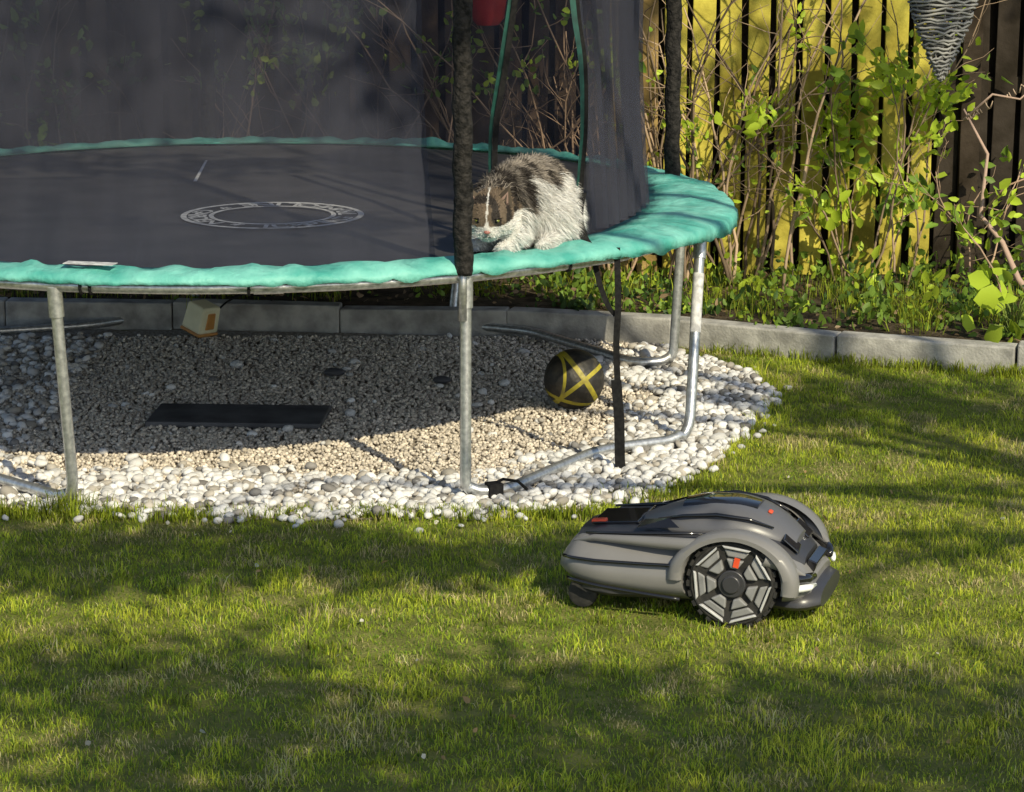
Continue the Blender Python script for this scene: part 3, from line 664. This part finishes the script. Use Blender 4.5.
for s_ in(-1,1):
    def wp(r,a,o): return Vector((.15+r*math.cos(a),s_*(.215+o),.126+r*math.sin(a)))
    mb=MB(); prof=[(.085,-.035),(.118,-.035),(.125,-.028),(.125,.026),(.118,.033),(.114,.033),(.112,.026),(.04,.018),(0,.018)]
    V=[];F=[];sg=64
    for k in range(sg):
        a=2*math.pi*k/sg
        for r_,o_ in prof: V.append(wp(r_,a,o_))
    n=len(prof)
    for k in range(sg):
        for i in range(n-1): F.append((k*n+i,((k+1)%sg)*n+i,((k+1)%sg)*n+i+1,k*n+i+1))
    mb.add(V,F)
    for k in range(26):
        a=2*math.pi*k/26
        for o_ in(-.02,.016): 
            mb.box(wp(.127,a+(.06 if o_>0 else 0),o_),(.009,.03,.016),Matrix.Rotation(-a,3,'Y'))
    mb.build('wheel_tyre',M_tyre,parent=MW,autos=40)
    mb=MB(); mb.tube([wp(0,0,.01),wp(0,0,.034)],.040,28); mb.tube([wp(0,0,.03),wp(0,0,.042)],.026,28); mb.build('wheel_hub',M_shelld,parent=MW,autos=40,bevel=.003)
    mb=MB(); m2=MB()
    for k in range(7):
        a=2*math.pi*(k+.5)/7+.1
        def plate(m,r0,r1,w0,w1,o0,o1,da=0):
            V=[]
            for o_ in(o0,o1):
                for r_,w_ in((r0,-w0),(r0,w0),(r1,w1),(r1,-w1)):
                    V.append(wp(r_,a+da+w_/r_,o_ if r_<.09 else o_-.002))
            m.add(V,[(0,1,2,3),(7,6,5,4),(0,4,5,1),(1,5,6,2),(2,6,7,3),(3,7,4,0)])
        plate(mb,.046,.076,.010,.026,.014,.034); plate(mb,.081,.104,.024,.038,.014,.030)
        plate(m2,.107,.116,.036,.044,.014,.038)
    mb.build('wheel_plates',M_wg,parent=MW,bevel=.004)
    m2.build('wheel_rim_segments',M_silver,parent=MW,bevel=.002)
    mb=MB(); mb.box(wp(.066,1.35,.037),(.016,.004,.028),Matrix.Rotation(.2,3,'Y')); mb.build('wheel_badge',M_orange,parent=MW)
    mb=MB(); mb.lathe([(0,.014),(.03,.014),(.042,.01),(.045,0),(.042,-.01),(.03,-.014),(0,-.014)],(-.305,s_*.175,.045),Matrix.Rotation(rad(90),3,'X'),24); mb.build('caster_wheel',M_tyre,parent=MW,autos=40)
    mb=MB(); mb.tube([(.298,s_*.235,.122),(.335,s_*.218,.119),(.360,s_*.182,.116),(.370,s_*.14,.114)],[.006,.011,.011,.006],8); mb.build('headlight',M_lens,True,parent=MW)
    mb=MB(); mb.tube([(.285,s_*.225,.146),(.325,s_*.208,.143),(.35,s_*.175,.139),(.362,s_*.12,.135)],[.01,.016,.016,.01],10)
    mb.build('headlight_housing',M_gloss,True,parent=MW)
mb=MB(); mb.box((.290,-.085,.218),(.06,.07,.006),Matrix.Rotation(rad(42),3,'Y')@Matrix.Rotation(.15,3,'Z')); mb.box((.290,.085,.218),(.06,.07,.006),Matrix.Rotation(rad(42),3,'Y')); mb.box((.345,0,.152),(.03,.16,.03),Matrix.Rotation(rad(20),3,'Y'))
mb.build('sensor_windows',M_gloss,parent=MW,bevel=.003)

# ---------------------------------------------------------------- cat
CT=empty('cat',(.022,9.42,.803),math.atan2(-.8,-.6)); CT.scale=(1.14,1.14,1.14)
HC=Vector((.188,0,.135)); HN=Vector((.180,.026,.122)); HR=Matrix.Rotation(rad(32),3,'Z')@Matrix.Rotation(rad(21),3,'Y'); HS=1.12
HRn=np.array(HR)
def hT(P): return (np.asarray(P)-np.array(HC))@HRn.T*HS+np.array(HN)
def hTi(P): return ((np.asarray(P)-np.array(HN))/HS)@HRn+np.array(HC)
def hv(p): return Vector(hT(np.array([p]))[0])
Vi,Fi=ico(3)
V=[];F=[];o=0
def ell(c,r,rot=None,head=False):
    global o
    P=Vi*np.array(r)
    if rot is not None: P=P@np.array(Matrix.Rotation(rot[1],3,rot[0])).T
    P=P+np.array(c)
    if head: P=hT(P)
    V.append(P); F.append(Fi+o); o+=len(Vi)
ell((-.05,0,.150),(.150,.100,.112)); ell((-.12,0,.12),(.090,.105,.112)); ell((.05,0,.135),(.105,.085,.105),('Y',.3)); ell((.12,.01,.135),(.072,.064,.070))
for s_ in(-1,1):
    ell((-.09,s_*.075,.085),(.09,.045,.085)); ell((-.02,s_*.1,.02),(.055,.024,.022)); ell((.095,s_*.05,.07),(.034,.03,.078),('Y',-.12)); ell((.130,s_*.05,.018),(.038,.026,.02))
    ell((.19,s_*.034,.112),(.034,.034,.03),None,True); ell((.232,s_*.013,.107),(.02,.017,.016),None,True)
ell((.188,0,.135),(.062,.06,.053),('Y',.35),True); ell((.228,0,.122),(.03,.02,.024),None,True); ell((.228,0,.095),(.018,.02,.012),None,True); ell((.205,0,.09),(.03,.03,.02),None,True)
for k in range(12):
    t=k/11; a=math.pi*(.95+.75*t); ell((-.11+.150*math.cos(a),-.02+.135*math.sin(a),.03+.008*math.sin(t*3)),(.03,.03,.026-.006*t))
cb=mesh_np('body',np.concatenate(V),np.concatenate(F),None,None,None,False,CT)
md=cb.modifiers.new('r','REMESH'); md.mode='VOXEL'; md.voxel_size=.0055
md=cb.modifiers.new('s','SMOOTH'); md.factor=.6; md.iterations=5
bpy.context.view_layer.update(); me2=bpy.data.meshes.new_from_object(cb.evaluated_get(bpy.context.evaluated_depsgraph_get())); cb.modifiers.clear(); cb.data=me2
n=len(me2.vertices); P=np.zeros(n*3,np.float32); me2.vertices.foreach_get('co',P); P=P.reshape(-1,3)
Nn=np.zeros(n*3,np.float32); me2.vertices.foreach_get('normal',Nn); Nn=Nn.reshape(-1,3)
def headmask(P):
    Q=hTi(P); return (np.linalg.norm(P-np.array(HN),axis=1)<.105)&(Q[:,0]>.140),Q
def catcol(P):
    x,y,z=P[:,0],P[:,1],P[:,2]
    nz=np.array([mnoise.noise(Vector(p)*14) for p in P]); st=np.array([mnoise.noise(Vector((p[0]*40,p[1]*14,p[2]*14))) for p in P])
    grey=np.array([.33,.29,.25]); dark=np.array([.045,.038,.034]); white=np.array([.82,.80,.77]); brown=np.array([.19,.145,.105])
    C=np.where((st>.08)[:,None],dark,grey)
    C=np.where((z<.13+.05*nz)[:,None],white,C)
    C=np.where(((x<-.01)&(z<.20+.05*nz)&(y>.035))[:,None],white,C)
    C=np.where(((x>.03)&(x<.12)&(z>.14+.03*nz))[:,None],np.where((st>-.15)[:,None],dark,grey*.6),C)
    C=np.where(((x<.04)&(x>-.01)&(z<.21+.03*nz)&(y>.0))[:,None],white*.9,C)
    hd,Q=headmask(P); qy,qz,qx=Q[:,1],Q[:,2],Q[:,0]
    hc=np.where((st>.12)[:,None],dark,brown)
    hc=np.where((qz<.128+.15*np.clip(.03-np.abs(qy),0,.03))[:,None],white,hc)
    hc=np.where((np.abs(qy)<.002+.35*np.clip(.146-qz,0,.05))[:,None],white,hc)
    C=np.where(hd[:,None],hc,C)
    return C
C=catcol(P); a=me2.color_attributes.new(name='Col',type='FLOAT_COLOR',domain='POINT'); cc=np.ones((n,4),np.float32); cc[:,:3]=C*.8; a.data.foreach_set('color',cc.ravel())
me2.polygons.foreach_set('use_smooth',np.ones(len(me2.polygons),bool)); M_fur=mat_leaf('cat_fur',.15,.7,.2); me2.materials.append(M_fur)
mb=MB()
for s_ in(-1,1):
    b0=Vector((.178,s_*.040,.166)); V=[hv(q) for q in(b0+Vector((-.008,-s_*.026,.004)),b0+Vector((-.004,s_*.022,-.018)),b0+Vector((-.020,0,-.004)),b0+Vector((-.006,s_*.016,.050)),b0+Vector((.014,0,-.004)))]
    mb.add(V,[(0,4,3),(4,1,3),(1,2,3),(2,0,3),(0,2,1,4)],(.10,.08,.06))
    V=[hv(q) for q in(b0+Vector((.007,-s_*.015,.005)),b0+Vector((.010,s_*.012,-.008)),b0+Vector((.001,s_*.012,.034)))]; mb.add(V,[(0,1,2)],(.35,.24,.2))
mb.build('ears',M_fur,parent=CT)
mb=MB(); V_e,F_e=ico(2)
def eb(c,r,col): mb.add([hv((c[0]+v[0]*r[0],c[1]+v[1]*r[1],c[2]+v[2]*r[2])) for v in V_e],[tuple(f) for f in F_e],col)
for s_ in(-1,1):
    eb((.2335,s_*.0235,.143),(.008,.0100,.0055),(.16,.17,.03)); eb((.2405,s_*.0238,.142),(.003,.004,.0045),(.003,.003,.003))
    mb.tube([hv(q) for q in((.2355,s_*.0115,.140),(.2395,s_*.023,.1495),(.2295,s_*.036,.147))],.003,5,(.01,.008,.007))
    mb.tube([hv(q) for q in((.2355,s_*.0115,.139),(.2395,s_*.023,.1365),(.2295,s_*.036,.140))],.0018,5,(.01,.008,.007))
eb((.2545,0,.119),(.006,.009,.006),(.35,.15,.13))
for s_ in(-1,1):
    mb.tube([hv(q) for q in((.256,0,.113),(.256,0,.106),(.251,s_*.012,.101))],.0013,4,(.05,.03,.03))
    for j in range(5): mb.tube([hv(q) for q in((.245,s_*.018,.109-.002*j),(.255,s_*(.05),.12-.006*j),(.25,s_*.08,.11-.009*j))],.0005,3,(.8,.8,.8))
mb.build('eyes_nose_whiskers',mat_col('cat_face',.25),True,CT)
NS=62000; idx=rng.integers(0,n,NS); R0=P[idx]+rng.normal(0,.0018,(NS,3)); N0_=Nn[idx]
keep=(R0[:,2]>.004); R0,N0_=R0[keep],N0_[keep]; NS=len(R0); hd,Q=headmask(R0); x=R0[:,0]
keep=~(hd&(np.abs(np.abs(Q[:,1])-.0235)<.010)&(np.abs(Q[:,2]-.143)<.007)&(Q[:,0]>.215)); R0,N0_,hd,Q,x=R0[keep],N0_[keep],hd[keep],Q[keep],x[keep]; NS=len(R0)
L0=np.where(hd,.010,.036)*rng.uniform(.6,1.2,NS); L0=np.where(R0[:,2]<.035,L0*.4,L0); L0=np.where(hd&(Q[:,0]>.205),.0045,L0)
comb=np.tile(np.array([-.75,0,-.45]),(NS,1)); comb[hd]=HRn@np.array([-.8,0,.1])
cl=np.stack([np.array([mnoise.noise(Vector(p)*30+Vector((k*9,0,0))) for p in R0]) for k in range(3)],1)*np.where(hd,.3,1)[:,None]
D=N0_*.65+comb*.8+cl*.6+rng.normal(0,.15,(NS,3)); D/=np.linalg.norm(D,axis=1,keepdims=True)
dt=(D*N0_).sum(1); D=D+N0_*np.clip(.25-dt,0,2)[:,None]
W=np.cross(D,rng.normal(0,1,(NS,3))); W/=np.linalg.norm(W,axis=1,keepdims=True); W*=.0008
tip=R0+D*L0[:,None]+np.array([0,0,-.25])*L0[:,None]; mid=R0+D*L0[:,None]*.55
tip[:,2]=np.maximum(tip[:,2],.002)
Vf=np.stack([R0-W,R0+W,mid+W*.8,mid-W*.8,tip],1).reshape(-1,3); b=np.arange(NS)*5
Cf=np.clip(catcol(R0)*rng.uniform(.7,1.25,(NS,1)),0,.85)
mesh_np('fur',Vf,np.stack([b+3,b+2,b+4],1),np.stack([b,b+1,b+2,b+3],1),np.repeat(Cf,5,axis=0),M_fur,False,CT)

# ---------------------------------------------------------------- out-of-frame tree added to cast shade; clumps sit sunward of each shade target
TE=empty('offscreen_shade_tree',(4.7,4.6,0)); mb=MB(); to=Vector((4.7,4.6,0))
mb.tube([(0,0,-.05),(.02,.0,1.2),(-.05,.05,2.4),(-.1,.1,3.6),(.0,.2,5.0),(.1,.3,6.5)],[.22,.17,.15,.13,.09,.03],14,(.09,.07,.05))
lv=Leaves()
def clump(tx,ty,tz,rx,ry,H,n,sz=.09,rz=.18,gap=.33,gs=.3):
    t=(H-tz)/.78; c=Vector((tx+.48*t,ty-.92*t,H))
    st=Vector((-.08,.1,3.0)); e_=c-to; P=cr([st,st.lerp(e_,.3)+Vector((.1,.15,.6)),st.lerp(e_,.55)+Vector((-.1,-.2,.9)),st.lerp(e_,.8)+Vector((.12,.18,.6)),e_],5)
    mb.tube(P,[.045*(1-i/len(P))**1.3+.007 for i in range(len(P))],7,(.09,.07,.05))
    for k in range(7):
        a=random.uniform(0,6.28); mb.tube([e_,e_+Vector((rx*.8*math.cos(a),ry*.8*math.sin(a),random.uniform(-.15,.15)))],[.012,.004],5,(.09,.07,.05))
    u=rng.random(n)**.55; a=rng.uniform(0,6.28,n); Q=np.stack([e_.x+rx*u*np.cos(a)*rng.uniform(.9,1.1,n),e_.y+ry*u*np.sin(a),e_.z+rng.normal(0,rz*.4,n)],1)
    g=vnoise(Q[:,0]*.6,Q[:,1],gs,int(77+tx*10)%200); Q=Q[g>gap]
    Q+=rng.normal(0,.035,Q.shape); lv.add(Q,sz,MG,None,.7)
clump(-1.1,6.60,0,1.7,.80,4.0,3600,gap=.40)
clump(.9,6.58,0,1.7,.74,4.3,3000,gap=.42)
clump(-1.3,8.34,0,1.1,.36,3.9,1700,gap=.22)
clump(-.25,8.42,0,.65,.26,3.9,800,gap=.28)
clump(1.75,10.55,0,1.0,.45,4.4,1000,gap=.36)
clump(1.6,8.45,0,.7,.12,4.0,230)
clump(-2.2,13,1.2,1.3,.9,4.8,3400,gap=.25)
clump(-.6,13,1.2,1.2,.9,5.0,3000,gap=.25)
clump(1.5,12.95,1.0,.9,.8,4.9,800,gap=.50)
clump(-1.7,11.7,.8,.9,.3,4.6,600)
clump(-.9,10.0,.8,.8,.2,4.6,360)
mb.build('trunk_and_boughs',M_bark,True,TE); lv.build('crown',TE)
lv=Leaves(); n=70; yy=rng.uniform(6.2,10.5,n); xx=rng.uniform(-1,1,n)*.19*yy; m=~inpoly(xx,yy,GPA); P=np.stack([xx,yy,np.full(n,.016)],1)[m]
lv.add(P[:24],.016,np.array([.6,.58,.5]),None,.8); lv.add(P[24:],.024,np.array([.40,.27,.12]),None,.6); lv.build('fallen_leaves')
